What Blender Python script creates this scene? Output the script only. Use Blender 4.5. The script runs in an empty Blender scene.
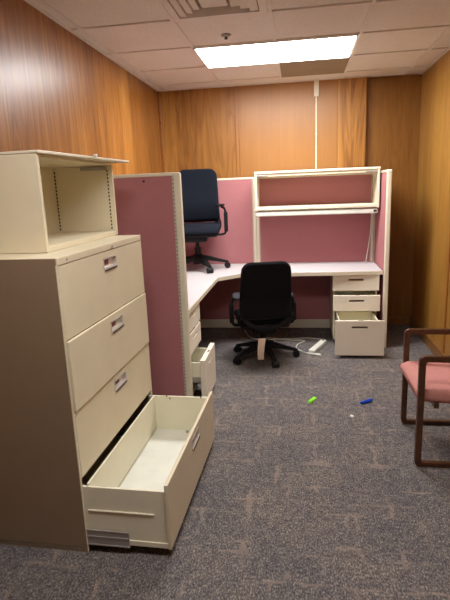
import bpy, bmesh, math, random
from mathutils import Vector, Matrix
random.seed(7)
PI = math.pi
scn = bpy.context.scene
col = scn.collection
R = math.radians

# ------------------------------------------------------------------ camera
F, PITCH, ROLL, YAW, EYE = 492.0, .2194, -.0394, -.1517, 1.5273
fw = Vector((math.sin(YAW), math.cos(YAW), 0)); rt = Vector((math.cos(YAW), -math.sin(YAW), 0)); up = Vector((0, 0, 1))
f2 = fw*math.cos(PITCH) - up*math.sin(PITCH); u2 = up*math.cos(PITCH) + fw*math.sin(PITCH)
r3 = rt*math.cos(ROLL) + u2*math.sin(ROLL); u3 = u2*math.cos(ROLL) - rt*math.sin(ROLL)
cd = bpy.data.cameras.new('camera'); cam = bpy.data.objects.new('camera', cd); col.objects.link(cam)
cd.sensor_fit = 'VERTICAL'; cd.sensor_height = 24; cd.lens = 24*F/600; cd.clip_start = .02
m = Matrix((r3, u3, -f2)).transposed().to_4x4(); m.translation = (0, 0, EYE); cam.matrix_world = m
scn.camera = cam
# ------------------------------------------------------------------ world, light levels, exposure
w = bpy.data.worlds.new('world'); scn.world = w; w.use_nodes = True
w.node_tree.nodes['Background'].inputs[0].default_value = (1, .9, .8, 1)
w.node_tree.nodes['Background'].inputs[1].default_value = .15
LAMP = 34.0            # ceiling light over the cubicle
LAMP_REAR = 17.0        # ceiling light in the rear half of the room
vs = scn.view_settings
vs.view_transform = 'Standard'; vs.look = 'None'; vs.gamma = 1; vs.use_curve_mapping = False
vs.exposure = 0.0

# ------------------------------------------------------------------ materials
def srgb(r, g, b):
    f = lambda c: (c/255/12.92) if c/255 <= .04045 else ((c/255+.055)/1.055)**2.4
    return (f(r), f(g), f(b), 1)
class NT:
    def __init__(s, name):
        s.m = bpy.data.materials.new(name); s.m.use_nodes = True; s.t = s.m.node_tree; s.b = s.t.nodes['Principled BSDF']
    def n(s, kind, **kw):
        x = s.t.nodes.new(kind)
        for k, v in kw.items():
            if k in x.inputs.keys() if isinstance(k, str) else False: x.inputs[k].default_value = v
            else: setattr(x, k, v)
        return x
    def l(s, a, b): s.t.links.new(a, b)
    def bump(s, src, strength, dist):
        b = s.n('ShaderNodeBump'); b.inputs['Strength'].default_value = strength; b.inputs['Distance'].default_value = dist
        s.l(src, b.inputs['Height']); s.l(b.outputs[0], s.b.inputs['Normal'])
    def ramp(s, src, stops):
        r = s.n('ShaderNodeValToRGB'); e = r.color_ramp.elements
        while len(e) < len(stops): e.new(.5)
        for i, (p, c) in enumerate(stops): e[i].position = p; e[i].color = c
        s.l(src, r.inputs[0]); return r.outputs[0]
    def mapped(s, scale, loc=(0, 0, 0)):
        tc = s.n('ShaderNodeTexCoord'); mp = s.n('ShaderNodeMapping')
        mp.inputs['Scale'].default_value = scale; mp.inputs['Location'].default_value = loc
        s.l(tc.outputs['Object'], mp.inputs[0]); return mp.outputs[0]
    def noise(s, vec, scale, detail=4, rough=.6, dist=0):
        x = s.n('ShaderNodeTexNoise'); x.inputs['Scale'].default_value = scale; x.inputs['Detail'].default_value = detail
        x.inputs['Roughness'].default_value = rough; x.inputs['Distortion'].default_value = dist
        s.l(vec, x.inputs['Vector']); return x.outputs[0]
    def mix(s, a, b, fac, mode='MIX'):
        x = s.n('ShaderNodeMix', data_type='RGBA', blend_type=mode)
        for i, v in ((0, fac), (6, a), (7, b)):
            if hasattr(v, 'is_output'): s.l(v, x.inputs[i])
            else: x.inputs[i].default_value = v
        return x.outputs[2]
    def math(s, op, a, b=0.0):
        x = s.n('ShaderNodeMath', operation=op)
        for i, v in ((0, a), (1, b)):
            if hasattr(v, 'is_output'): s.l(v, x.inputs[i])
            else: x.inputs[i].default_value = v
        return x.outputs[0]

def plain(name, c, rough=.5, metal=0, var=.06, scale=6, bump=0, bscale=300, spec=.5):
    t = NT(name); v = t.mapped((1, 1, 1)); n = t.noise(v, scale, 3)
    lo = tuple(x*(1-var) for x in c[:3])+(1,); hi = tuple(min(1, x*(1+var)) for x in c[:3])+(1,)
    t.l(t.ramp(n, [(.3, lo), (.7, hi)]), t.b.inputs['Base Color'])
    t.b.inputs['Roughness'].default_value = rough; t.b.inputs['Metallic'].default_value = metal
    t.b.inputs['Specular IOR Level'].default_value = spec
    if bump: t.bump(t.noise(v, bscale, 2), bump, .001)
    return t.m
def fabric(name, c, rough=.9, var=.12, scale=420, bump=.5):
    t = NT(name); v = t.mapped((1, 1, 1)); n = t.noise(v, scale, 2); n2 = t.noise(v, 3, 3)
    a = t.ramp(n, [(.3, tuple(x*(1-var) for x in c[:3])+(1,)), (.7, tuple(x*(1+var) for x in c[:3])+(1,))])
    b = t.ramp(n2, [(.3, (.93, .93, .93, 1)), (.7, (1, 1, 1, 1))])
    t.l(t.mix(a, b, 1.0, 'MULTIPLY'), t.b.inputs['Base Color'])
    t.b.inputs['Roughness'].default_value = rough; t.b.inputs['Specular IOR Level'].default_value = .2
    t.bump(n, bump, .001); return t.m
def wood(name, dark, mid, light, axis='X', leaf=.2, seed=0, rough=.35, contrast=1.0, fig=1.0):
    """vertical-grain veneer; leaves along the horizontal axis"""
    t = NT(name); tc = t.n('ShaderNodeTexCoord'); sp = t.n('ShaderNodeSeparateXYZ'); t.l(tc.outputs['Object'], sp.inputs[0])
    u = sp.outputs[axis]
    k = t.math('FLOOR', t.math('DIVIDE', t.math('ADD', u, seed*1.37+.03), leaf))
    wn = t.n('ShaderNodeTexWhiteNoise', noise_dimensions='1D'); t.l(k, wn.inputs['W'])
    cx = t.n('ShaderNodeCombineXYZ')
    t.l(t.math('ADD', u, t.math('MULTIPLY', wn.outputs[0], .35)), cx.inputs[0]); t.l(t.math('MULTIPLY', wn.outputs[0], 9.0), cx.inputs[1]); t.l(sp.outputs['Z'], cx.inputs[2])
    def mp(sc):
        x = t.n('ShaderNodeMapping'); x.inputs['Scale'].default_value = sc; t.l(cx.outputs[0], x.inputs[0]); return x.outputs[0]
    big = t.noise(mp((5, 1, .55)), 1.0, 3, .5, .8)
    rings = t.math('FRACT', t.math('MULTIPLY', big, 9.0))
    rings = t.math('ABSOLUTE', t.math('SUBTRACT', rings, .5))
    fine = t.noise(mp((90, 1, 2.2)), 1.0, 3, .6, .3)
    med = t.noise(mp((14, 1, .5)), 1.0, 3, .6, .4)
    f = t.math('ADD', t.math('MULTIPLY', rings, .38*fig), t.math('ADD', t.math('MULTIPLY', fine, .30), t.math('MULTIPLY', med, .55)))
    f = t.math('ADD', f, t.math('MULTIPLY', t.math('SUBTRACT', wn.outputs[0], .5), .22))
    f = t.math('ADD', t.math('MULTIPLY', t.math('SUBTRACT', f, .53), contrast), .5)
    t.l(t.ramp(f, [(.18, dark), (.5, mid), (.82, light)]), t.b.inputs['Base Color'])
    t.b.inputs['Roughness'].default_value = rough
    t.b.inputs['Specular IOR Level'].default_value = .5
    t.bump(fine, .12, .002)
    return t.m
def solidwood(name, dark, light, rough=.35):
    t = NT(name); v = t.mapped((3, 3, 3)); n = t.noise(v, 6, 5, .6, 1.5)
    t.l(t.ramp(n, [(.3, dark), (.7, light)]), t.b.inputs['Base Color']); t.b.inputs['Roughness'].default_value = rough; return t.m

CREAM = plain('cream_enamel', srgb(226, 214, 184), .38, var=.03, bump=.15, bscale=900)
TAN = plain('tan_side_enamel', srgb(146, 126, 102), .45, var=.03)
CREAM2 = plain('cream_trim', srgb(232, 224, 200), .42, var=.03)
PUTTY = plain('almond_drawer_plastic', srgb(243, 234, 216), .5, var=.03)
INSIDE = plain('drawer_inside_enamel', srgb(236, 230, 205), .45, var=.03)
LAM = plain('worktop_laminate', srgb(208, 205, 206), .4, var=.03, scale=40)
EDGE = plain('worktop_edge', srgb(222, 210, 186), .5, var=.03)
PINK = fabric('rose_panel_fabric', srgb(184, 122, 124))
SEATPINK = fabric('salmon_seat_fabric', srgb(202, 140, 132), scale=300)
NAVY = fabric('navy_chair_fabric', srgb(21, 27, 38), scale=500)
BLACKF = fabric('black_chair_fabric', srgb(17, 17, 20), scale=500)
BLACKP = plain('black_plastic', srgb(20, 20, 22), .55, spec=.3)
GREYP = plain('grey_blue_armpad', srgb(40, 46, 54), .5)
DARK = plain('dark_gap', srgb(25, 22, 20), .8)
STEEL = plain('slide_steel', srgb(168, 162, 156), .4, .3)
CHROME = plain('chrome_pull', srgb(222, 214, 204), .3, .35)
SLOTC = plain('handle_recess', srgb(120, 98, 80), .6)
WHITEP = plain('white_plastic', srgb(226, 226, 214), .45)
PAPER = plain('paper_tag', srgb(226, 204, 180), .8)
GREEN = plain('lime_plastic', srgb(140, 235, 40), .4)
BLUE = plain('blue_plastic', srgb(20, 80, 215), .35)
WALNUT = solidwood('walnut_chair_frame', srgb(58, 34, 22), srgb(92, 56, 34))
TRIMW = solidwood('baseboard_wood', srgb(112, 74, 36), srgb(146, 102, 52), .4)
TRIMD = solidwood('seam_wood', srgb(128, 72, 26), srgb(158, 96, 40), .4)
GRILLE = plain('taupe_ceiling_panel', srgb(150, 134, 112), .8)
TEE = plain('ceiling_tee', srgb(230, 224, 218), .6)
W_LEFT = wood('wood_veneer_side', srgb(108, 62, 21), srgb(156, 100, 42), srgb(188, 134, 65), 'Y', .19, 2, .34, 1.0)
W_BACK = wood('wood_veneer_figured', srgb(116, 72, 26), srgb(158, 106, 47), srgb(184, 132, 63), 'X', .28, 5, .4, .9, 1.1)
W_PALE = wood('wood_veneer_pale', srgb(150, 98, 45), srgb(168, 116, 58), srgb(180, 130, 68), 'X', .42, 9, .4, .55, .4)
W_KNOT = wood('wood_veneer_knotty', srgb(122, 74, 28), srgb(168, 114, 50), srgb(196, 144, 70), 'X', .5, 4, .4, 1.1, 1.4)
W_SHADED = wood('wood_veneer_recess_shaded', srgb(104, 64, 23), srgb(136, 90, 36), srgb(156, 108, 47), 'X', .6, 3, .4, .8, .9)  # own grain; the darker tones put the recess's shadow into the veneer colour
W_RIGHT = wood('wood_veneer_right', srgb(128, 86, 35), srgb(168, 122, 55), srgb(190, 148, 73), 'Y', .3, 6, .4, .8, .8)

def carpet():
    t = NT('grey_loop_carpet'); v = t.mapped((1, 1, 1))
    fine = t.noise(t.mapped((1, .5, 1)), 150, 3, .75)
    mid = t.noise(t.mapped((1, .6, 1)), 34, 4, .7)
    patch = t.noise(v, 3.2, 3, .6)
    vo = t.n('ShaderNodeTexVoronoi', feature='DISTANCE_TO_EDGE'); vo.inputs['Scale'].default_value = 5.0
    # rectangular broken outlines woven into the loop pile
    def lines(sx, sy, off):
        q = t.n('ShaderNodeTexBrick'); wv = t.n('ShaderNodeTexNoise'); wv.inputs['Scale'].default_value = 14; t.l(t.mapped((1, 1, 1)), wv.inputs['Vector'])
        ad = t.n('ShaderNodeVectorMath', operation='MULTIPLY_ADD'); t.l(wv.outputs['Color'], ad.inputs[0]); ad.inputs[1].default_value = (.05, .05, 0); t.l(t.mapped((1, 1, 1), (off, off*.7, 0)), ad.inputs[2]); t.l(ad.outputs[0], q.inputs['Vector'])
        q.inputs['Scale'].default_value = 1; q.inputs['Mortar Size'].default_value = .012; q.inputs['Mortar Smooth'].default_value = .6
        q.inputs['Brick Width'].default_value = sx; q.inputs['Row Height'].default_value = sy; q.offset = .37; return q.outputs['Fac']
    ln = t.math('MAXIMUM', lines(.34, .22, .1), lines(.5, .37, .53))
    gate = t.ramp(t.noise(v, 5.5, 3, .6), [(.47, (0, 0, 0, 1)), (.62, (1, 1, 1, 1))])
    ln = t.math('MULTIPLY', ln, gate)
    base = t.ramp(fine, [(.30, srgb(70, 67, 67)), (.5, srgb(117, 112, 110)), (.70, srgb(190, 181, 171))])
    tone = t.ramp(patch, [(.38, (.80, .80, .84, 1)), (.62, (1.0, .965, .93, 1))])
    tone2 = t.ramp(mid, [(.40, (.66, .66, .70, 1)), (.60, (1, .99, .97, 1))])
    c = t.mix(t.mix(base, tone, 1.0, 'MULTIPLY'), tone2, 1.0, 'MULTIPLY')
    c = t.mix(c, srgb(168, 148, 134), t.math('MULTIPLY', ln, .42))
    t.l(c, t.b.inputs['Base Color']); t.b.inputs['Roughness'].default_value = .95; t.b.inputs['Specular IOR Level'].default_value = .1
    t.bump(fine, .7, .004); return t.m
CARPET = carpet()
def tiles():
    t = NT('ceiling_tile'); v = t.mapped((1, 1, 1)); n = t.noise(v, 130, 4, .7); n2 = t.noise(v, 2, 2)
    a = t.ramp(n, [(.32, srgb(218, 212, 207)), (.55, srgb(240, 234, 229))])
    t.l(t.mix(a, t.ramp(n2, [(.3, (.95, .94, .93, 1)), (.7, (1, 1, 1, 1))]), 1.0, 'MULTIPLY'), t.b.inputs['Base Color'])
    t.b.inputs['Roughness'].default_value = .9; t.bump(n, .5, .003); return t.m
TILE = tiles()
def slotted():
    """cream upright with a line of small dark slots"""
    t = NT('slotted_upright'); tc = t.n('ShaderNodeTexCoord'); sp = t.n('ShaderNodeSeparateXYZ'); t.l(tc.outputs['Object'], sp.inputs[0])
    f = t.math('FRACT', t.math('MULTIPLY', sp.outputs['Z'], 39.4))
    k = t.math('MULTIPLY', t.math('LESS_THAN', f, .6), .42)
    t.l(t.mix(srgb(205, 196, 176), srgb(70, 58, 48), k), t.b.inputs['Base Color']); t.b.inputs['Roughness'].default_value = .5; return t.m
SLOTTED = slotted()
def emit(name, c, s):
    t = NT(name); t.b.inputs['Base Color'].default_value = (.9, .9, .9, 1)
    t.b.inputs['Emission Color'].default_value = c; t.b.inputs['Emission Strength'].default_value = s; return t.m
GLOW = emit('lit_diffuser', (.985, .985, .985, 1), LAMP)
GLOW2 = emit('lit_diffuser_rear', (.985, .98, .98, 1), LAMP_REAR)

# ------------------------------------------------------------------ mesh helpers
def nb(): return bmesh.new()
def box(bm, x0, x1, y0, y1, z0, z1, bev=0, seg=2):
    vs_ = [bm.verts.new((x, y, z)) for x in (x0, x1) for y in (y0, y1) for z in (z0, z1)]
    fs = [bm.faces.new([vs_[i] for i in q]) for q in ((0, 1, 3, 2), (4, 6, 7, 5), (0, 4, 5, 1), (2, 3, 7, 6), (0, 2, 6, 4), (1, 5, 7, 3))]
    if bev:
        es = list({e for f in fs for e in f.edges})
        bmesh.ops.bevel(bm, geom=es, offset=bev, segments=seg, profile=.5, affect='EDGES')
    return vs_
def prism(bm, pts, z0, z1, bev=0):
    lo = [bm.verts.new((x, y, z0)) for x, y in pts]; hi = [bm.verts.new((x, y, z1)) for x, y in pts]
    n = len(pts); fs = [bm.faces.new(lo[::-1]), bm.faces.new(hi)]
    for i in range(n): fs.append(bm.faces.new((lo[i], lo[(i+1) % n], hi[(i+1) % n], hi[i])))
    if bev: bmesh.ops.bevel(bm, geom=list({e for f in fs for e in f.edges}), offset=bev, segments=2, profile=.5, affect='EDGES')
def loft(bm, rings, cap=True, closed=True):
    rv = [[bm.verts.new(p) for p in r] for r in rings]; n = len(rv[0])
    for a, b in zip(rv, rv[1:]):
        for i in range(n if closed else n-1): bm.faces.new((a[i], a[(i+1) % n], b[(i+1) % n], b[i]))
    if cap: bm.faces.new(rv[0][::-1]); bm.faces.new(rv[-1])
def tube(bm, pts, r, n=8, cap=True):
    pts = [Vector(p) for p in pts]; rings = []; ref = None
    for i, p in enumerate(pts):
        d = (pts[min(i+1, len(pts)-1)] - pts[max(i-1, 0)]).normalized()
        if ref is None: ref = Vector((0, 0, 1)) if abs(d.z) < .9 else Vector((1, 0, 0))
        a = d.cross(ref).normalized(); b = a.cross(d).normalized(); ref = b
        rr = r[i] if isinstance(r, (list, tuple)) else r
        rings.append([p + (a*math.cos(2*PI*k/n) + b*math.sin(2*PI*k/n))*rr for k in range(n)])
    loft(bm, rings, cap)
def strap(bm, pts, wid, thk, side):
    """rectangular section swept along pts; 'side' = width direction"""
    pts = [Vector(p) for p in pts]; side = Vector(side).normalized(); rings = []
    for i, p in enumerate(pts):
        d = (pts[min(i+1, len(pts)-1)] - pts[max(i-1, 0)]).normalized(); n = d.cross(side).normalized()
        ww = wid[i] if isinstance(wid, (list, tuple)) else wid; tt = thk[i] if isinstance(thk, (list, tuple)) else thk
        rings.append([p+side*ww/2+n*tt/2, p-side*ww/2+n*tt/2, p-side*ww/2-n*tt/2, p+side*ww/2-n*tt/2])
    loft(bm, rings)
def smoothpath(pts, k=6):
    P = [Vector(p) for p in pts]; out = []
    for i in range(len(P)-1):
        a = P[max(i-1, 0)]; b = P[i]; c = P[i+1]; d = P[min(i+2, len(P)-1)]
        for j in range(k):
            t = j/k; out.append(.5*((2*b)+(c-a)*t+(2*a-5*b+4*c-d)*t*t+(3*b-a-3*c+d)*t**3))
    return out+[P[-1]]
def plate_hole(bm, fn, u, v, hu, hv, t):
    """slab in (u,v) with a rectangular hole, mapped to space by fn(u,v,w), w from -t to 0"""
    U = (u[0], hu[0], hu[1], u[1]); V = (v[0], hv[0], hv[1], v[1])
    g = {(i, j, k): bm.verts.new(fn(U[i], V[j], w_)) for i in range(4) for j in range(4) for k, w_ in ((0, 0), (1, -t))}
    for i in range(3):
        for j in range(3):
            if i == 1 and j == 1: continue
            bm.faces.new([g[a] for a in ((i, j, 0), (i+1, j, 0), (i+1, j+1, 0), (i, j+1, 0))])
            bm.faces.new([g[a] for a in ((i, j+1, 1), (i+1, j+1, 1), (i+1, j, 1), (i, j, 1))])
    for i in range(3):
        for j in (0, 3): bm.faces.new([g[a] for a in ((i, j, 0), (i, j, 1), (i+1, j, 1), (i+1, j, 0))])
    for j in range(3):
        for i in (0, 3): bm.faces.new([g[a] for a in ((i, j, 0), (i, j+1, 0), (i, j+1, 1), (i, j, 1))])
    for a, b in (((1, 1), (2, 1)), ((2, 1), (2, 2)), ((2, 2), (1, 2)), ((1, 2), (1, 1))):
        bm.faces.new([g[q] for q in (a+(0,), b+(0,), b+(1,), a+(1,))])
MATRIX = {}
def mesh(name, bm, m_, parent=None, local=False, smooth=False, bev=0):
    bmesh.ops.recalc_face_normals(bm, faces=bm.faces[:])
    if parent is not None and not local: bm.transform(MATRIX[parent.name].inverted())
    me = bpy.data.meshes.new(name); bm.to_mesh(me); bm.free(); me.materials.append(m_)
    o = bpy.data.objects.new(name, me); col.objects.link(o)
    if parent is not None: o.parent = parent; MATRIX[o.name] = MATRIX[parent.name]
    else: MATRIX[o.name] = Matrix()
    if smooth: me.shade_smooth(); 
    if smooth == 'auto':
        me.set_sharp_from_angle(angle=R(38))
    if bev:
        b = o.modifiers.new('bevel', 'BEVEL'); b.width = bev; b.segments = 2; b.limit_method = 'ANGLE'
    return o
def tag(o, label=None, cat=None, group=None, kind=None):
    for k, v in (('label', label), ('category', cat), ('group', group), ('kind', kind)):
        if v: o[k] = v
    return o
def thing(name, label, cat, loc, rotz=0, group=None):
    o = bpy.data.objects.new(name, None); col.objects.link(o); o.empty_display_size = .1
    o.location = loc; o.rotation_euler = (0, 0, rotz)
    MATRIX[o.name] = Matrix.Translation(loc) @ Matrix.Rotation(rotz, 4, 'Z')
    return tag(o, label, cat, group)
def struct(name, bm, m_, parent=None):
    o = mesh(name, bm, m_, parent); o['kind'] = 'structure'; return o
def B(*a, **k):
    bm = nb(); box(bm, *a, **k); return bm

# ------------------------------------------------------------------ room shell
XL, XR, YB, YF, H = -1.458, 1.228, 5.41, -1.7, 2.5735
YR = 5.475                                           # recess at the right end of the back wall
struct('floor', B(XL-.1, XR+.1, YF-.1, YR+.1, -.06, 0), CARPET)
ceil = struct('ceiling', B(XL-.1, XR+.1, YF-.1, YR+.1, H+.006, H+.07), TILE)
GX, GY, S = -1.3776, 3.9199, .6096
bm = nb()
for k in range(5): box(bm, GX+k*S-.011, GX+k*S+.011, YF, YR, H-.003, H+.007)
for r in range(-9, 3): box(bm, XL, XR, GY+r*S-.011, GY+r*S+.011, H-.0034, H+.007)
box(bm, XL, XL+.022, YF, YB, H-.004, H+.007); box(bm, XR-.022, XR, YF, YR, H-.004, H+.007); box(bm, XL, .687, YB-.02, YB, H-.004, H+.007)
struct('ceiling_grid', bm, TEE, ceil)
struct('wall_left', B(XL-.08, XL, YF, YR, 0, H), W_LEFT)
struct('wall_right', B(XR, XR+.08, YF, YR, 0, H), W_RIGHT)
struct('wall_rear', B(XL-.08, XR+.08, YF-.08, YF, 0, H), W_LEFT)
back = struct('wall_back', B(XL-.08, -.625, YB, YB+.12, 0, H), W_BACK)
struct('wall_panel_pale', B(-.625, .205, YB, YB+.12, 0, H), W_PALE, back)
struct('wall_panel_narrow', B(.205, .408, YB, YB+.12, 0, H), W_PALE, back)
struct('wall_panel_knotty', B(.408, .687, YB-.012, YB+.12, 0, H), W_KNOT, back)
struct('wall_recess', B(.687, XR+.08, YR, YR+.055, 0, H), W_SHADED, back)
bm = nb(); box(bm, -.640, -.610, YB-.006, YB, 0, H, .002); struct('trim_1', bm, W_PALE)
bm = nb(); box(bm, -.647, -.640, YB-.008, YB, 0, H); box(bm, -.610, -.604, YB-.008, YB, 0, H); struct('trim_2', bm, TRIMD)
bm = nb(); box(bm, .403, .409, YB-.003, YB, 0, H); struct('trim_3', bm, TRIMD)
bm = nb(); box(bm, XL, XL+.02, YB-.02, YB, 0, H, .004); struct('trim_4', bm, TRIMD)
bm = nb()
for y in (4.235, 3.015, 1.8, .58): box(bm, XR-.006, XR, y-.02, y+.02, .1, H, .002)
struct('trim_5', bm, TRIMD)
struct('baseboard_right', B(XR-.018, XR, YF, YR, 0, .10, bev=.004), TRIMW)
struct('baseboard_back', B(.687, XR-.018, YR-.018, YR, 0, .09, bev=.004), TRIMW)
struct('baseboard_left', B(XL, XL+.012, YF, YB, 0, .10, bev=.004), TRIMW)

# ------------------------------------------------------------------ ceiling fittings
def ceiling_light(x0, x1, y0, y1, g, label):
    t = thing('ceiling_light', label, 'ceiling light', ((x0+x1)/2, (y0+y1)/2, H))
    bm = nb()
    for a in ((x0, x1, y0, y0+.018), (x0, x1, y1-.018, y1), (x0, x0+.018, y0, y1), (x1-.018, x1, y0, y1)): box(bm, *a, H-.010, H-.002)
    mesh('frame', bm, TEE, t)
    mesh('diffuser', B(x0+.016, x1-.016, y0+.016, y1-.016, H-.012, H-.006), g, t)
ceiling_light(GX+S, GX+3*S-.015, GY, GY+S, GLOW, 'lit rectangular fluorescent ceiling light set in the tiles above the cubicle')
ceiling_light(GX+S, GX+3*S, GY-5*S, GY-4*S, GLOW2, 'dimmer rectangular ceiling light in the rear half of the room')
# taupe panel beside the light
t = thing('ceiling_vent_panel', 'flat taupe square panel in the ceiling next to the light and back wall', 'ceiling panel', (GX+2.5*S, GY+1.5*S, H))
mesh('panel', B(GX+2*S+.012, GX+3*S-.012, GY+S+.012, GY+2*S-.012, H-.008, H+.002, bev=.003), GRILLE, t)
# air diffuser
vx, vy = GX+1.5*S, GY-1.5*S
t = thing('air_vent', 'square metal air diffuser with stepped louvers and dark slots in the ceiling', 'air vent', (vx, vy, H))
def sqring(bm, a, b, z0, z1, z2):
    """square frame from half-size a (outer, height z0) to b (inner, height z1)"""
    o = [bm.verts.new((vx+sx*a, vy+sy*a, z0)) for sx, sy in ((-1, -1), (1, -1), (1, 1), (-1, 1))]
    i = [bm.verts.new((vx+sx*b, vy+sy*b, z1)) for sx, sy in ((-1, -1), (1, -1), (1, 1), (-1, 1))]
    j = [bm.verts.new((vx+sx*b, vy+sy*b, z2)) for sx, sy in ((-1, -1), (1, -1), (1, 1), (-1, 1))]
    p = [bm.verts.new((vx+sx*a, vy+sy*a, z2)) for sx, sy in ((-1, -1), (1, -1), (1, 1), (-1, 1))]
    for q in range(4):
        n = (q+1) % 4
        for f in ((o[q], o[n], i[n], i[q]), (i[q], i[n], j[n], j[q]), (p[q], p[n], o[n], o[q])): bm.faces.new(f)
bm = nb(); sqring(bm, .29, .245, H-.006, H-.012, H+.004); mesh('frame', bm, TEE, t)
mesh('duct_opening', B(vx-.243, vx+.243, vy-.243, vy+.243, H-.0015, H+.003), GRILLE, t)
for a in (.225, .175, .125):
    bm = nb(); sqring(bm, a+.012, a-.033, H-.006, H-.022, H-.002); mesh('louver', bm, TEE, t)
mesh('center_plate', B(vx-.075, vx+.075, vy-.075, vy+.075, H-.022, H-.004, bev=.004), TEE, t)
# sprinkler
t = thing('fire_sprinkler', 'small dark pendant sprinkler head on the ceiling before the light', 'sprinkler', (-.484, 3.688, H))
def lathe(bm, prof, cx, cy, n=20):
    loft(bm, [[(cx+r*math.cos(2*PI*k/n), cy+r*math.sin(2*PI*k/n), z) for k in range(n)] for r, z in prof])
bm = nb(); lathe(bm, [(.034, H+.001), (.034, H-.006), (.02, H-.012)], -.484, 3.688); mesh('escutcheon', bm, STEEL, t, smooth='auto')
bm = nb(); lathe(bm, [(.009, H-.008), (.008, H-.016), (.004, H-.022), (.014, H-.023), (.014, H-.025)], -.484, 3.688, 12); mesh('head', bm, DARK, t, smooth='auto')
# conduit on the back wall
t = thing('cable_raceway', 'white surface cable raceway with a junction box running down the wood back wall', 'cable raceway', (.192, YB-.01, H-.15))
mesh('channel', B(.184, .200, YB-.014, YB-.001, .5, H-.13, bev=.003), CREAM, t)
mesh('junction_box', B(.169, .217, YB-.03, YB-.001, H-.155, H-.006, bev=.005), CREAM2, t)
for z in (2.05,): mesh('clip', B(.181, .203, YB-.0155, YB-.001, z, z+.015, bev=.002), CREAM, t)

# ------------------------------------------------------------------ cubicle panels
ZP = 1.651
def panel(label, p0, p1, front, strip0=True, strip1=True, post=.035, th=.05):
    """p0-p1 = line of the FRONT face, 'front' = unit normal towards the seat or viewer; body lies behind it"""
    p0 = Vector(p0); p1 = Vector(p1); d = (p1-p0); L = d.length; d.normalize(); n = Vector(front)
    t = thing('cubicle_panel', label, 'partition', ((p0.x+p1.x)/2, (p0.y+p1.y)/2, 0))
    def bb(a, b, c0, c1, z0, z1, bev=0):                     # a..b along, c0..c1 behind the front face
        q = [p0+d*a-n*c0, p0+d*b-n*c1]
        return B(min(q[0].x, q[1].x), max(q[0].x, q[1].x), min(q[0].y, q[1].y), max(q[0].y, q[1].y), z0, z1, bev=bev)
    mesh('end_post', bb(0, post, 0, th, 0, ZP-.002, .008), CREAM2, t)
    mesh('end_post', bb(L-post, L, 0, th, 0, ZP-.002, .008), CREAM2, t)
    mesh('top_cap', bb(post*.5, L-post*.5, -.001, th+.001, ZP-.022, ZP, .006), CREAM2, t)
    mesh('base_cover', bb(post*.6, L-post*.6, -.002, th+.002, .008, .105, .004), CREAM2, t)
    s0 = .011 if strip0 else 0; s1 = .011 if strip1 else 0
    mesh('fabric_panel', bb(post+s0, L-post-s1, .004, th-.004, .10, ZP-.018), PINK, t)
    if strip0: mesh('slotted_strip', bb(post-.001, post+s0, .003, th-.003, .10, ZP-.02), SLOTTED, t)
    if strip1: mesh('slotted_strip', bb(L-post-s1, L-post+.001, .003, th-.003, .10, ZP-.02), SLOTTED, t)
    return t
YP = 5.31; YA = 3.15; XA = -.742
pA = panel('rose fabric cubicle panel nearest the camera, beside the file cabinet', (-1.43, YA, 0), (XA, YA, 0), (0, -1, 0), strip0=False, post=.042)
mesh('tack', B(-.987, -.975, YA-.004, YA+.006, 1.597, 1.609, bev=.002), DARK, pA)
panel('rose cubicle panel along the left wall behind the desk chair', (-1.385, YP-.001, 0), (-1.385, YA+.052, 0), (1, 0, 0))
panel('rose cubicle panel on the back wall between desk chair and overhead shelf', (-1.384, YP, 0), (-.441, YP, 0), (0, -1, 0), post=.03)
panel('rose cubicle panel on the back wall behind the overhead shelf', (-.439, YP, 0), (.782, YP, 0), (0, -1, 0), post=.028)
panel('narrow rose cubicle wing panel at the right end of the desk', (.785, YP+.045, 0), (.785, 4.635, 0), (-1, 0, 0), strip0=False, strip1=False, post=.05, th=.04)

# ------------------------------------------------------------------ worktop
ZD = .738
t = thing('corner_worktop', 'light grey L-shaped corner worktop with a diagonal inner corner and cream edge', 'desk', (-.3, 4.9, ZD-.033))
poly = [(-1.383, YA+.055), (-.748, YA+.055), (-.748, 4.44), (-.545, 4.655), (.35, 4.672), (.781, 4.700), (.781, YP-.002), (-1.383, YP-.002)]
bm = nb(); prism(bm, poly, ZD-.03, ZD, .003); mesh('tabletop', bm, LAM, t)
bm = nb()
ed = poly[1:6]
for (ax, ay), (bx_, by) in zip(ed, ed[1:]):
    d = Vector((bx_-ax, by-ay, 0)); L = d.length; d.normalize(); nn = Vector((d.y, -d.x, 0))
    a = Vector((ax, ay, 0)); q = [a, a+d*L, a+d*L+nn*.006, a+nn*.006]
    prism(bm, [(v.x, v.y) for v in q], ZD-.034, ZD-.002)
mesh('edge_band', bm, EDGE, t)
bm = nb(); box(bm, -.47, -.43, 4.9, 5.3, ZD-.10, ZD-.031, .004); mesh('bracket', bm, CREAM2, t)

# ------------------------------------------------------------------ overhead shelf, task light
bx0, bx1, byf = -.418, .772, 4.956
t = thing('overhead_shelf', 'cream open overhead shelf unit hung on the back cubicle panel', 'shelf', ((bx0+bx1)/2, YP-.002, 1.31))
mesh('top_panel', B(bx0-.004, bx1+.004, byf, YP-.002, 1.667, 1.690, bev=.005), CREAM2, t)
bm = nb(); box(bm, bx0+.018, bx1-.018, byf+.012, byf+.03, 1.640, 1.668, .003); mesh('top_rail', bm, CREAM, t)
for x in (bx0, bx1-.02): mesh('side_panel', B(x, x+.02, byf+.004, YP-.002, 1.308, 1.668, bev=.003), CREAM2, t)
mesh('bottom_shelf', B(bx0+.01, bx1-.01, byf+.002, YP-.002, 1.314, 1.347, bev=.006), CREAM2, t)
for x in (bx0+.022, bx1-.13): mesh('door_hinge_arm', B(x, x+.108, byf+.006, byf+.022, 1.642, 1.656, bev=.002), STEEL, t)
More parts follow.
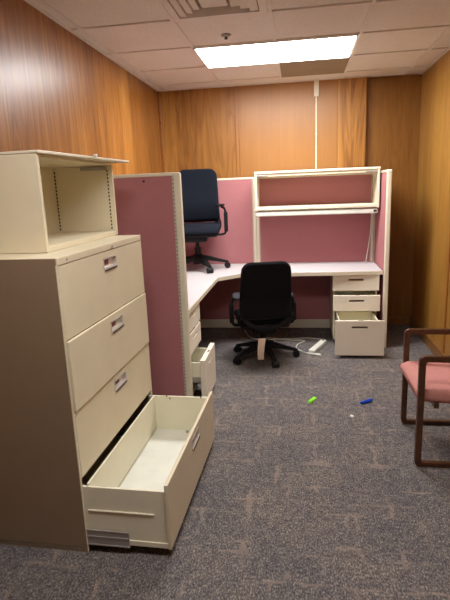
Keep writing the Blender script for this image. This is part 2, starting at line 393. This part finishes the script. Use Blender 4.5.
t = thing('task_light', 'long white undershelf task light below the overhead shelf', 'task light', ((bx0+bx1)/2, 5.02, 1.27))
mesh('housing', B(bx0+.002, bx1-.01, 4.972, 5.10, 1.256, 1.302, bev=.008), WHITEP, t)
mesh('mounting_bracket', B(bx0+.05, bx1-.06, 5.0, 5.07, 1.30, 1.314), WHITEP, t)
mesh('switch', B(.722, .752, 4.967, 4.974, 1.270, 1.290, bev=.002), BLACKP, t)
bm = nb(); tube(bm, smoothpath([(.715, 5.09, 1.275), (.738, 5.20, 1.235), (.736, 5.22, 1.12), (.722, 5.21, .97), (.698, 5.20, .80), (.690, 5.21, ZD+.006), (.68, 5.27, ZD+.006)]), .004, 6)
mesh('cord', bm, WHITEP, t, smooth=True)

# ------------------------------------------------------------------ drawer pedestals
def pull_slot(fn, parent, hu, hv, m_=SLOTC, depth=.012):
    """recessed pan behind a hole in a drawer front"""
    bm = nb(); g = {}
    for k, w_ in ((0, -.001), (1, -depth)):
        for i, j in ((0, 0), (1, 0), (1, 1), (0, 1)): g[(i, j, k)] = bm.verts.new(fn(hu[i], hv[j], w_))
    q = [(0, 0), (1, 0), (1, 1), (0, 1)]
    bm.faces.new([g[a+(1,)] for a in q])
    for a, b in zip(q, q[1:]+q[:1]): bm.faces.new([g[a+(0,)], g[b+(0,)], g[b+(1,)], g[a+(1,)]])
    return mesh('handle', bm, m_, parent)
def pedestal(label, fn, W, D, fronts, loc, zb=.05, zt=.70, ft=.02, slotm=None):
    """fn(u,v,w): u along front, v up, w outward from the closed front plane"""
    t = thing('drawer_pedestal', label, 'drawer unit', loc)
    def bb(u0, u1, v0, v1, w0, w1, bev=0):
        a = fn(u0, v0, w0); b = fn(u1, v1, w1)
        return B(min(a[0], b[0]), max(a[0], b[0]), min(a[1], b[1]), max(a[1], b[1]), min(a[2], b[2]), max(a[2], b[2]), bev=bev)
    bm = nb()
    e = .012
    for q in ((e, e+.012, zb, zt, -D, -.024), (W-e-.012, W-e, zb, zt, -D, -.024), (e, W-e, zt-.012, zt, -D, -.024), (e, W-e, zb, zb+.012, -D, -.024), (e, W-e, zb, zt, -D, -D+.012)):
        a = fn(q[0], q[2], q[4]); b = fn(q[1], q[3], q[5])
        box(bm, min(a[0], b[0]), max(a[0], b[0]), min(a[1], b[1]), max(a[1], b[1]), min(a[2], b[2]), max(a[2], b[2]))
    mesh('cabinet_body', bm, CREAM, t)
    mesh('base_plinth', bb(.03, W-.03, 0.0, zb, -D+.02, -.07), BLACKP, t)
    for (v0, v1, out, slot_d) in fronts:
        f = lambda u, v, w_, o=out: fn(u, v, w_+o)
        hc = v1-slot_d; hu = (W/2-.068, W/2+.068); hv = (hc-.008, hc+.008)
        bm = nb(); plate_hole(bm, f, (0, W), (v0, v1), hu, hv, ft)
        fr = mesh('drawer', bm, PUTTY, t, bev=.004)
        pull_slot(f, fr, hu, hv, slotm or SLOTC, .004 if slotm else .012)
        mesh('latch', bb(W/2-.012, W/2+.03, v1-.004, v1+.0015, out-.019, out-.004), SLOTC, fr)
        # drawer tray behind the front
        bd = min(D-.06, .46); tz0, tz1 = v0+(.13 if out > .1 and ft > .03 else .012), v1-.03
        bm = nb()
        for q in ((.04, .05, tz0, tz1, out-bd, out-.019), (W-.05, W-.04, tz0, tz1, out-bd, out-.019), (.04, W-.04, tz0, tz1, out-bd, out-bd+.008), (.04, W-.04, tz0, tz0+.006, out-bd, out-.019)):
            a = fn(q[0], q[2], q[4]); b = fn(q[1], q[3], q[5])
            box(bm, min(a[0], b[0]), max(a[0], b[0]), min(a[1], b[1]), max(a[1], b[1]), min(a[2], b[2]), max(a[2], b[2]))
        mesh('tray', bm, INSIDE, fr)
        if out > .03:
            for u in (.027, W-.04):
                mesh('slide', bb(u, u+.012, (v0+v1)/2-.015, (v0+v1)/2+.02, out-bd*.8, out-.03), STEEL, fr)
    return t
WR = .43
pedestal('almond three-drawer pedestal at the right end of the desk, lower drawer pulled far out',
         lambda u, v, w_: (.324+u, 4.715-w_, v), WR, .56,
         [(.548, .703, .015, .048), (.368, .520, .095, .052), (.03, .354, .385, .062)], (.324+WR/2, 5.0, 0))
pedestal('almond three-drawer pedestal under the left wing of the desk beside the near panel',
         lambda u, v, w_: (-.758+w_, 3.225+u, v), .42, .56,
         [(.552, .702, 0, .052), (.385, .538, 0, .05), (.045, .362, .105, .062)], (-1.0, 3.43, 0), ft=.036, slotm=CREAM2)

# ------------------------------------------------------------------ lateral file cabinet
cx0, cx1, cy0, cy1, ct = -1.405, -.917, 1.753, 2.735, 1.298
t = thing('file_cabinet', 'tall cream lateral file cabinet with its bottom drawer pulled open, in the left foreground', 'file cabinet', (cx1, cy0, 0))
cab = t
bm = nb()
e = .013
box(bm, cx0, cx0+.010, cy0, cy1, 0, ct-.001)
box(bm, cx1-.025, cx1, cy0+.001, cy0+e, 0, ct-.03); box(bm, cx1-.025, cx1, cy1-e, cy1-.001, 0, ct-.03)
box(bm, cx0, cx1-.03, cy0, cy1, .01, .03)
mesh('cabinet_body', bm, CREAM, t, bev=.0015)
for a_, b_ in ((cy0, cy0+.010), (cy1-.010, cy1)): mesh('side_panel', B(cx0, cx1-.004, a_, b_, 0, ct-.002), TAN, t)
top = mesh('cabinet_top', B(cx0, cx1+.003, cy0+.0105, cy1-.0105, 1.2675, ct, bev=.003), CREAM, t)
for y in (1.838,): 
    bm = nb(); tube(bm, [(cx1+.002, y, 1.283), (cx1+.005, y, 1.283)], .005, 10); mesh('bolt', bm, STEEL, top)
bm = nb(); tube(bm, [(cx1+.001, 2.71, 1.283), (cx1+.0045, 2.71, 1.283)], .007, 10); mesh('bolt', bm, CREAM2, top)
bm = nb(); tube(bm, [(cx1, 2.295, 1.280), (cx1+.010, 2.295, 1.280)], .009, 14); lk = mesh('lock', bm, CHROME, t, smooth='auto')
mesh('keyhole', B(cx1+.0098, cx1+.0108, 2.293, 2.297, 1.274, 1.286), DARK, lk)
pp = .3045; ym = (cy0+cy1)/2
def file_front(x, v0, v1, name='drawer', parent=t, e=e):
    f = lambda u, v, w_: (x+w_, u, v)
    hu = (2.188, 2.345); hv = (v1-.088, v1-.030)
    bm = nb(); plate_hole(bm, f, (cy0+e+.002, cy1-e-.002), (v0, v1), hu, hv, .016)
    fr = mesh(name, bm, CREAM, parent, bev=.002)
    bm = nb(); g = []
    # chrome cup behind the hole: sloping back plate with lips
    y0, y1 = hu; z0, z1 = hv
    a = [(x-.003, y0, z0), (x-.003, y1, z0), (x-.014, y1, z0+.016), (x-.014, y0, z0+.016)]
    b = [(x-.014, y1, z1), (x-.014, y0, z1)]
    va = [bm.verts.new(q) for q in a+b]
    bm.faces.new((va[0], va[1], va[2], va[3])); bm.faces.new((va[3], va[2], va[4], va[5]))
    for yy in (y0, y1-.006): box(bm, x-.014, x+.002, yy, yy+.006, z0, z1)
    box(bm, x-.014, x+.002, y0, y1, z1-.006, z1); box(bm, x-.010, x+.004, y0, y1, z0-.001, z0+.012)
    h = mesh('handle', bm, CHROME, fr)
    mesh('label_slot', B(x-.0135, x-.012, y0+.02, y1-.07, z0+.020, z1-.010), LBL, h)
    mesh('grip_edge', B(x+.0035, x+.0052, y0+.004, y1-.004, z0-.003, z0+.003), DARK, h)
    return fr
LBL = plain('label_card', srgb(130, 70, 66), .5)
z = 1.2652
d1 = file_front(cx1+.001, z-pp+.003, z); 
d2 = file_front(cx1+.010, z-2*pp+.003, z-pp-.002)
d3 = file_front(cx1+.001, z-3*pp+.001, z-2*pp-.002)
bm = nb()
for k, xo in ((0, 0), (1, .009), (2, 0)):                      # hidden file boxes behind the closed fronts
    zz = z-(k+1)*pp+.02
    box(bm, cx0+.03, cx1-.02, cy0+.03, cy0+.036, zz, zz+.25); box(bm, cx0+.03, cx1-.02, cy1-.036, cy1-.03, zz, zz+.25); box(bm, cx0+.03, cx1-.02, cy0+.03, cy1-.03, zz, zz+.006)
mesh('file_box', bm, DARK, t)
# open bottom drawer
ox = -.537; zt_, zb_ = .352, .047
d4 = file_front(ox, zb_, zt_, e=0.001)
bx_a, bx_b = -.903, ox-.014
ya, yb = cy0+.015, cy1-.02
bm = nb()
box(bm, bx_a-.025, bx_b, ya, ya+.012, .06, .314); box(bm, bx_a-.025, bx_b, yb-.012, yb, .06, .322)
box(bm, bx_a, bx_a+.010, ya+.01, yb-.01, .06, .324)
mesh('drawer_box', bm, INSIDE, d4, bev=.0015)
mesh('drawer_bottom', B(bx_a+.009, bx_b, ya+.011, yb-.011, .090, .104), WHITEP, d4)
bm = nb()
box(bm, bx_a+.012, bx_a+.0135, ya+.03, yb-.03, .12, .123); 
for k in range(9): box(bm, bx_b-.012, bx_b-.004, ya+.2+k*.04, ya+.207+k*.04, .1042, .1054)
box(bm, -.70, -.685, yb-.05, yb-.035, .1042, .117, .003)
mesh('divider_stud', bm, STEEL, d4)
mesh('side_rib', B(bx_a, ox-.07, ya-.005, ya+.001, .198, .207, bev=.003), INSIDE, d4)
mesh('side_rib', B(bx_a, bx_b, ya-.0045, ya+.001, .045, .070, bev=.002), INSIDE, d4)
bm = nb(); box(bm, -.932, -.725, ya-.010, ya-.006, .040, .112); box(bm, -.932, -.725, ya-.012, ya-.005, .106, .113, .002); box(bm, -.932, -.725, ya-.012, ya-.005, .074, .084, .002); box(bm, -.932, -.725, ya-.012, ya-.005, .036, .044, .002)
mesh('slide', bm, STEEL, d4)
bm = nb(); box(bm, -.925, -.725, yb+.008, yb+.016, .048, .116); mesh('slide', bm, STEEL, d4)
for x, zz in ((-.875, .305), (-.868, .296), (-.882, .296), (-.62, .302), (-.675, .170), (-.64, .174), (-.90, .168)): mesh('rivet', B(x, x+.005, ya-.0008, ya+.002, zz, zz+.007), CREAM2, d4)
for x, zz in ((-.82, .324), (-.61, .324), (-.80, .310)): mesh('side_slot', B(x, x+.007, yb-.0128, yb-.011, zz-.006, zz+.003), DARK, d4)

cab.rotation_euler = (0, 0, -.0244)
# ------------------------------------------------------------------ storage bin on the cabinet
sx0, sx1, sy0, sy1, sz0, sz1 = -1.42, -1.036, 1.925, 2.765, ct+.001, 1.702
t = thing('storage_bin', 'cream open storage bin lying on top of the tall file cabinet', 'storage bin', ((sx0+sx1)/2, (sy0+sy1)/2, sz0))
mesh('side_panel', B(sx0, sx1, sy0, sy0+.018, sz0, sz1-.001, bev=.003), CREAM, t)
mesh('side_panel', B(sx0, sx1, sy1-.018, sy1, sz0, sz1-.012, bev=.003), CREAM, t)
mesh('back_panel', B(sx0, sx0+.035, sy0+.017, sy1-.017, sz0, sz1-.012), CREAM, t)
mesh('bottom_shelf', B(sx0+.03, sx1-.002, sy0+.017, sy1-.017, sz0, sz0+.026, bev=.003), CREAM, t)
mesh('top_panel', B(sx0, sx1-.012, sy0+.004, sy1-.002, sz1-.013, sz1-.001, bev=.002), CREAM, t)
bm = nb()
prism(bm, [(sx0+.02, sy0+.03), (sx1+.010, sy0-.004), (-.958, 2.83), (sx0+.02, 2.83)], sz1+.001, sz1+.012, .002)
dr = mesh('flipper_door', bm, CREAM2, t)
mesh('door_clip', B(-.995, -.978, 2.40, 2.42, sz1+.011, sz1+.024, bev=.003), WHITEP, dr)
for x in (sx0+.036, sx1-.032):
    bm = nb()
    for zz in range(17):
        z_ = sz0+.035+zz*.02; box(bm, x, x+.007, sy1-.0195, sy1-.0175, z_, z_+.011)
    mesh('slot_row', bm, DARK, t)
for y in (sy1-.03, sy0+.019): mesh('door_track', B(sx0+.2, sx1-.03, y, y+.011, sz1-.038, sz1-.018, bev=.003), STEEL, t)

# ------------------------------------------------------------------ office chairs (local: sitter faces +Y)
def rr(hw, hh, r, n=5):
    pts = []
    for cx, cz, a0 in ((hw-r, hh-r, 0), (-hw+r, hh-r, 90), (-hw+r, -hh+r, 180), (hw-r, -hh+r, 270)):
        for k in range(n+1):
            a = R(a0+90*k/n); pts.append((cx+r*math.cos(a), cz+r*math.sin(a)))
    return pts
def office_chair(label, loc, rotz, fab, drop, base_rot, armm, back_h, shell=.0, arm_w=.265, tagged=False, au=0):
    t = thing('office_chair', label, 'office chair', loc, rotz)
    P = lambda n, bm, m_, par=t, **k: mesh(n, bm, m_, par, local=True, **k)
    d = drop
    # star base
    bm = nb(); lathe(bm, [(.045, .062), (.057, .078), (.052, .150), (.036, .165)], 0, 0, 20); P('hub', bm, BLACKP, smooth='auto')
    for k in range(5):
        a = base_rot+k*2*PI/5; c, s = math.cos(a), math.sin(a); sd = (-s, c, 0)
        bm = nb()
        strap(bm, [(c*.03, s*.03, .128), (c*.12, s*.12, .113), (c*.22, s*.22, .088), (c*.312, s*.312, .066)], [.060, .054, .042, .032], [.052, .044, .032, .020], sd)
        lg = P('leg', bm, BLACKP, bev=.004)
        bm = nb(); px, py = c*.30, s*.30
        for o in (-.017, .017):
            tube(bm, [(px-s*(o-.010), py+c*(o-.010), .029), (px-s*(o+.010), py+c*(o+.010), .029)], .029, 18)
        tube(bm, [(px, py, .03), (px, py, .07)], .008, 8)
        hood = [(px+c*.030*math.cos(q), py+s*.030*math.cos(q), .031+.030*math.sin(q)) for q in [R(x) for x in range(0, 181, 20)]]
        strap(bm, hood, .018, .005, sd)
        P('caster', bm, BLACKP, lg, smooth='auto')
    bm = nb(); lathe(bm, [(.032, .11), (.030, .24-d*.3), (.020, .242-d*.3), (.018, .37-d)], 0, 0, 16); P('gas_column', bm, BLACKP, smooth='auto')
    bm = nb(); box(bm, -.11, .11, -.16, .15, .325-d, .405-d, .015); box(bm, -.15, .15, -.02, .05, .375-d, .400-d, .006); P('tilt_mechanism', bm, BLACKP, smooth='auto')
    bm = nb(); tube(bm, [(.10, .03, .385-d), (.24, .04, .375-d)], .006, 8); box(bm, .225, .262, .02, .055, .366-d, .384-d, .004); P('lever', bm, BLACKP)
    # seat pan and cushion: lofted rounded sections along y
    def cushion(z0, z1, hw, y0, y1, edge, lip, crown):
        bm = nb(); rings = []; N = 14
        for i in range(N+1):
            u = i/N; y = y0+(y1-y0)*u
            e_ = min(1, min(u, 1-u)/edge + .001); k = math.sqrt(max(0, 1-(1-e_)**2)); k = max(k, .06)
            w_ = hw*(.80+.20*k)*(1-.06*(1-u)); drop_ = lip*max(0, (u-.68)/.32)**2
            zc = (z0+z1)/2-drop_; h_ = (z1-z0)/2*(.35+.65*k)
            ring = []
            for cx, cz in rr(w_, h_, min(h_*.95, .03), 4):
                cr = -crown*(1-(cx/w_)**2) if cz > 0 else 0
                ring.append((cx, y, zc+cz+cr))
            rings.append(ring)
        loft(bm, rings); return bm
    P('seat_shell', cushion(.385-d, .442-d, .236, -.21, .235, .2, .02, 0), BLACKP, smooth=True)
    P('seat', cushion(.430-d, .502-d, .248, -.225, .255, .16, .045, .012), fab, smooth=True)
    # backrest: curved pad
    zb, zt2 = .510-d*.9, back_h
    def yback(z, x):
        v = (z-zb)/(zt2-zb); lum = .030*math.exp(-((v-.28)/.22)**2); rec = -.012-.075*max(0, v-.3)**1.3
        return -.245+lum+rec+.55*x*x*(1-.3*v)
    def pad(hw0, hw1, z0, z1, th, off, rt_, rb_):
        bm = nb(); N, M = 18, 14; g = [[None]*(N+1) for _ in range(M+1)]; bk = [[None]*(N+1) for _ in range(M+1)]
        for j in range(M+1):
            v = j/M; v = .5-.5*math.cos(PI*v); z = z0+(z1-z0)*v
            hw = hw0+(hw1-hw0)*v
            dt = (z1-z); db = (z-z0); cut = 0
            if dt < rt_: cut = rt_-math.sqrt(max(0, rt_**2-(rt_-dt)**2))
            if db < rb_: cut = max(cut, rb_-math.sqrt(max(0, rb_**2-(rb_-db)**2)))
            hw -= cut
            for i in range(N+1):
                u = -1+2*i/N; x = math.sin(u*PI/2)*hw
                ed = min(1, (hw-abs(x))/.02, dt/.02, db/.02); ed = math.sqrt(max(0, 1-(1-ed)**2))
                y = yback(z, x)+off; h_ = th/2*(.25+.75*ed)
                g[j][i] = bm.verts.new((x, y+h_, z)); bk[j][i] = bm.verts.new((x, y-h_, z))
        for j in range(M):
            for i in range(N):
                bm.faces.new((g[j][i], g[j][i+1], g[j+1][i+1], g[j+1][i])); bm.faces.new((bk[j][i], bk[j+1][i], bk[j+1][i+1], bk[j][i+1]))
            for i in (0, N): bm.faces.new((g[j][i], g[j+1][i], bk[j+1][i], bk[j][i]))
        for i in range(N):
            for j in (0, M): bm.faces.new((g[j][i], bk[j][i], bk[j][i+1], g[j][i+1]))
        bmesh.ops.remove_doubles(bm, verts=bm.verts[:], dist=.0004)
        return bm
    br = P('backrest', pad(.232, .208, zb, zt2, .045, 0, .08, .03), fab, smooth=True)
    P('back_shell', pad(.227, .202, zb-.012, zt2-.008, .016, -.028, .08, .05), BLACKF, br, smooth=True)
    # U-shaped frame dipping below the pad
    U = []
    for k in range(25):
        a = PI*k/24; x = .205*math.cos(a); zz = zb+.05-(.155)*math.sin(a)**.8 if 0 < k < 24 else zb+.05
        U.append((x, -.255+.55*x*x-.01, zz))
    bm = nb(); strap(bm, U, .022, .035, (0, 1, 0)); P('back_frame', bm, BLACKP, bev=.004)
    for sx in (-1, 1):
        bm = nb(); strap(bm, smoothpath([(sx*.215, -.225, zb+.03), (sx*.235, -.17, .47-d), (sx*.20, -.07, .41-d), (sx*.11, -.02, .39-d)], 4), .03, .022, (0, 0, 1)); P('back_bracket', bm, BLACKP, bev=.003)
        # arm: L-bracket from the pan, upright, forward sweep, pad
        ax = arm_w
        bm = nb(); strap(bm, smoothpath([(sx*.13, .0, .385-d), (sx*(ax-.01), .0, .385-d), (sx*(ax+.022), .0, .42-d), (sx*(ax+.026), -.005, .50-d), (sx*(ax+.022), -.01, .575+au-d*.6)], 4), .050, .020, (0, 1, 0))
        ar = P('armrest', bm, BLACKP, bev=.004)
        bm = nb(); strap(bm, [(sx*(ax+.024), -.005, .41-d), (sx*(ax+.024), -.005, .565+au-d*.8)], .062, .038, (0, 1, 0)); P('height_sleeve', bm, BLACKP, ar, bev=.006)
        bm = nb(); strap(bm, smoothpath([(sx*(ax+.022), -.005, .555+au-d*.6), (sx*(ax+.010), .0, .598+au-d*.6), (sx*(ax-.02), .01, .612+au-d*.6)], 4), .05, .020, (0, 1, 0)); P('arm_bracket', bm, BLACKP, ar, bev=.004)
        bm = nb(); rings = []
        for i in range(11):
            u = i/10; y = -.115+.25*u; k = math.sqrt(max(.05, 1-(2*u-1)**4)); xx = sx*(ax-.02)-sx*.02*u
            rings.append([(xx+cx, y, .627+au-d*.6+cz) for cx, cz in rr(.042*k, .014*(.5+.5*k), .012*(.5+.5*k), 3)])
        loft(bm, rings); P('arm_pad', bm, armm, ar, smooth='auto')
    if tagged:
        bm = nb(); rings = []
        for i in range(9):
            u = i/8; x = .052+.012*math.sin(u*2.4)+.004; y = -.31-.018*math.sin(u*3); z_ = .280-.19*u
            rings.append([(-x-.028+sh, y+.003*k2, z_) for sh, k2 in ((0, 0), (.064-.012*u, 0), (.064-.012*u, .4), (0, .4))])
        loft(bm, rings); tg = P('paper_tag', bm, PAPER); tg['label'] = 'cream curled paper tag hanging below the back'
    return t
office_chair('navy office chair standing up on top of the corner worktop', (-1.015, 4.93, ZD+.001), R(186), NAVY, 0.03, R(45), BLACKP, 1.015, arm_w=.275, au=.035)
office_chair('black office chair on the carpet with its back to the camera, paper tag hanging', (-.322, 4.34, 0.001), R(12), BLACKF, .06, R(-6), GREYP, .935, arm_w=.260, tagged=True)

# ------------------------------------------------------------------ wooden armchair (front faces -X)
t = thing('guest_armchair', 'walnut sled-frame guest armchair with salmon seat by the right wall', 'armchair', (.93, 2.83, 0))
def loopframe(y, x0, x1):
    bm = nb(); r = .03; w_ = .033; dp = .030; ht = .640
    o = []; i_ = []
    for cx, cz, a0 in ((x1-r, ht-r, 0), (x0+r, ht-r, 90), (x0+r, r, 180), (x1-r, r, 270)):
        for k in range(7):
            a = R(a0+15*k); o.append((cx+r*math.cos(a), cz+r*math.sin(a)))
    ri = .012
    for cx, cz, a0 in ((x1-w_-ri, ht-w_-ri, 0), (x0+w_+ri, ht-w_-ri, 90), (x0+w_+ri, w_*.85+ri, 180), (x1-w_-ri, w_*.85+ri, 270)):
        for k in range(7):
            a = R(a0+15*k); i_.append((cx+ri*math.cos(a), cz+ri*math.sin(a)))
    vs4 = [[bm.verts.new((x, yy, z)) for x, z in pts] for pts in (o, i_) for yy in (y-dp/2, y+dp/2)]
    o0, o1, i0, i1 = vs4; n = len(o)
    for k in range(n):
        j = (k+1) % n
        bm.faces.new((o0[k], o0[j], o1[j], o1[k])); bm.faces.new((i0[k], i1[k], i1[j], i0[j]))
        bm.faces.new((o0[k], i0[k], i0[j], o0[j])); bm.faces.new((o1[k], o1[j], i1[j], i1[k]))
    return bm
for y in (2.575, 3.085): mesh('side_frame', loopframe(y, .628 if y < 3 else .655, 1.20), WALNUT, t, bev=.004)
bm = nb(); box(bm, .72, .745, 2.59, 3.07, .335, .37, .003); box(bm, 1.13, 1.155, 2.59, 3.07, .30, .335, .003); mesh('crossbar', bm, WALNUT, t)
def slab(x0, x1, y0, y1, z0f, z1f, z0b, z1b, r):
    bm = nb(); rings = []; N = 12
    for i in range(N+1):
        u = i/N; x = x0+(x1-x0)*u; e_ = min(1, min(u, 1-u)/.14); k = math.sqrt(max(0, 1-(1-e_)**2))
        z0 = z0f+(z0b-z0f)*u; z1 = z1f+(z1b-z1f)*u; h_ = (z1-z0)/2*(.42+.58*k); w_ = (y1-y0)/2*(.97+.03*k)
        rings.append([(x, (y0+y1)/2+cy, (z0+z1)/2+cz-(.0 if cz < 0 else 0)) for cy, cz in rr(w_, h_, min(r, h_*.9), 4)])
    loft(bm, rings); return bm
mesh('seat', slab(.632, 1.12, 2.598, 3.060, .360, .452, .335, .425, .035), SEATPINK, t, smooth=True)
bm = nb(); rings = []
for i in range(11):
    u = i/10; z_ = .40+.42*u; e_ = min(1, min(u, 1-u)/.15); k = math.sqrt(max(0, 1-(1-e_)**2)); xc = 1.10+.085*u
    rings.append([(xc+cx, 2.83+cy, z_) for cy, cx in rr(.225*(.96+.04*k), .034*(.4+.6*k), .02, 4)])
loft(bm, rings); mesh('backrest', bm, SEATPINK, t, smooth=True)
bm = nb()
for y in (2.63, 3.03): strap(bm, [(1.06, y, .34), (1.14, y, .36), (1.17, y, .60)], .03, .02, (0, 1, 0))
mesh('back_support', bm, WALNUT, t)

# ------------------------------------------------------------------ things on the carpet
d = Vector((.221-.089, 4.792-4.456, 0)).normalized(); 
cxp, cyp = .183, 4.611; ang = math.atan2(d.y, d.x)
t = thing('power_strip', 'white power strip lying on the carpet under the desk, left of the pedestal', 'power strip', (cxp, cyp, 0), ang)
mesh('housing', B(-.18, .18, -.030, .030, .001, .040, bev=.006), WHITEP, t, local=True)
for k in range(5):
    bm = nb(); box(bm, -.13+k*.055, -.100+k*.055, -.014, .014, .0398, .0408); o = mesh('socket', bm, PUTTY, t, local=True)
mesh('switch', B(.145, .165, -.008, .008, .039, .045, bev=.002), SLOTC, t, local=True)
bm = nb(); tube(bm, smoothpath([(.260, 4.79, .015), (.278, 4.84, .006), (.236, 4.895, .005), (.16, 4.925, .005), (.066, 4.94, .005), (-.037, 4.91, .005), (-.19, 4.90, .005), (-.36, 4.87, .005), (-.50, 4.95, .005), (-.60, 5.25, .005)]), .0055, 6)
mesh('power_cord', bm, WHITEP, t, smooth=True)
t = thing('extension_cord', 'pale cord with a loose plug end crossing in front of the power strip', 'cord', (.05, 4.6, 0))
bm = nb(); tube(bm, smoothpath([(-.36, 4.95, .005), (-.1, 4.87, .005), (.06, 4.85, .005), (-.006, 4.735, .005), (-.022, 4.61, .005), (.02, 4.525, .005), (.077, 4.462, .006), (.150, 4.412, .008)]), .0055, 6); mesh('cable', bm, WHITEP, t, smooth=True)
bm = nb(); tube(bm, [(.145, 4.416, .012), (.160, 4.405, .013), (.190, 4.386, .013), (.200, 4.380, .013)], [.006, .012, .013, .010], 10); mesh('plug', bm, WHITEP, t, smooth='auto')
# green clip
t = thing('lime_clip', 'small lime green plastic piece on the carpet in the middle of the room', 'plastic piece', (.095, 3.40, 0), R(66))
bm = nb(); box(bm, -.055, .055, -.015, .015, .001, .010, .003); box(bm, -.050, .0, -.012, .012, .009, .016, .003); mesh('plastic_body', bm, GREEN, t, local=True)
# blue pen cap
t = thing('blue_marker_cap', 'small blue plastic pen cap on the carpet toward the armchair', 'pen cap', (.479, 3.386, 0), R(30))
bm = nb(); tube(bm, [(-.052, 0, .0115), (-.045, 0, .0115), (.04, 0, .0115), (.048, 0, .0115)], [.008, .0105, .0105, .006], 12); mesh('cap_body', bm, BLUE, t, local=True, smooth='auto')
bm = nb(); box(bm, -.01, .058, -.004, .004, .020, .025, .0015); mesh('clip', bm, BLUE, t, local=True)
# scrap
bm = nb(); prism(bm, [(.338, 3.150), (.352, 3.138), (.368, 3.150), (.362, 3.170), (.345, 3.174)], .001, .009, .002)
tag(mesh('paper_scrap', bm, WHITEP), 'tiny white scrap on the carpet below the blue cap', 'scrap')
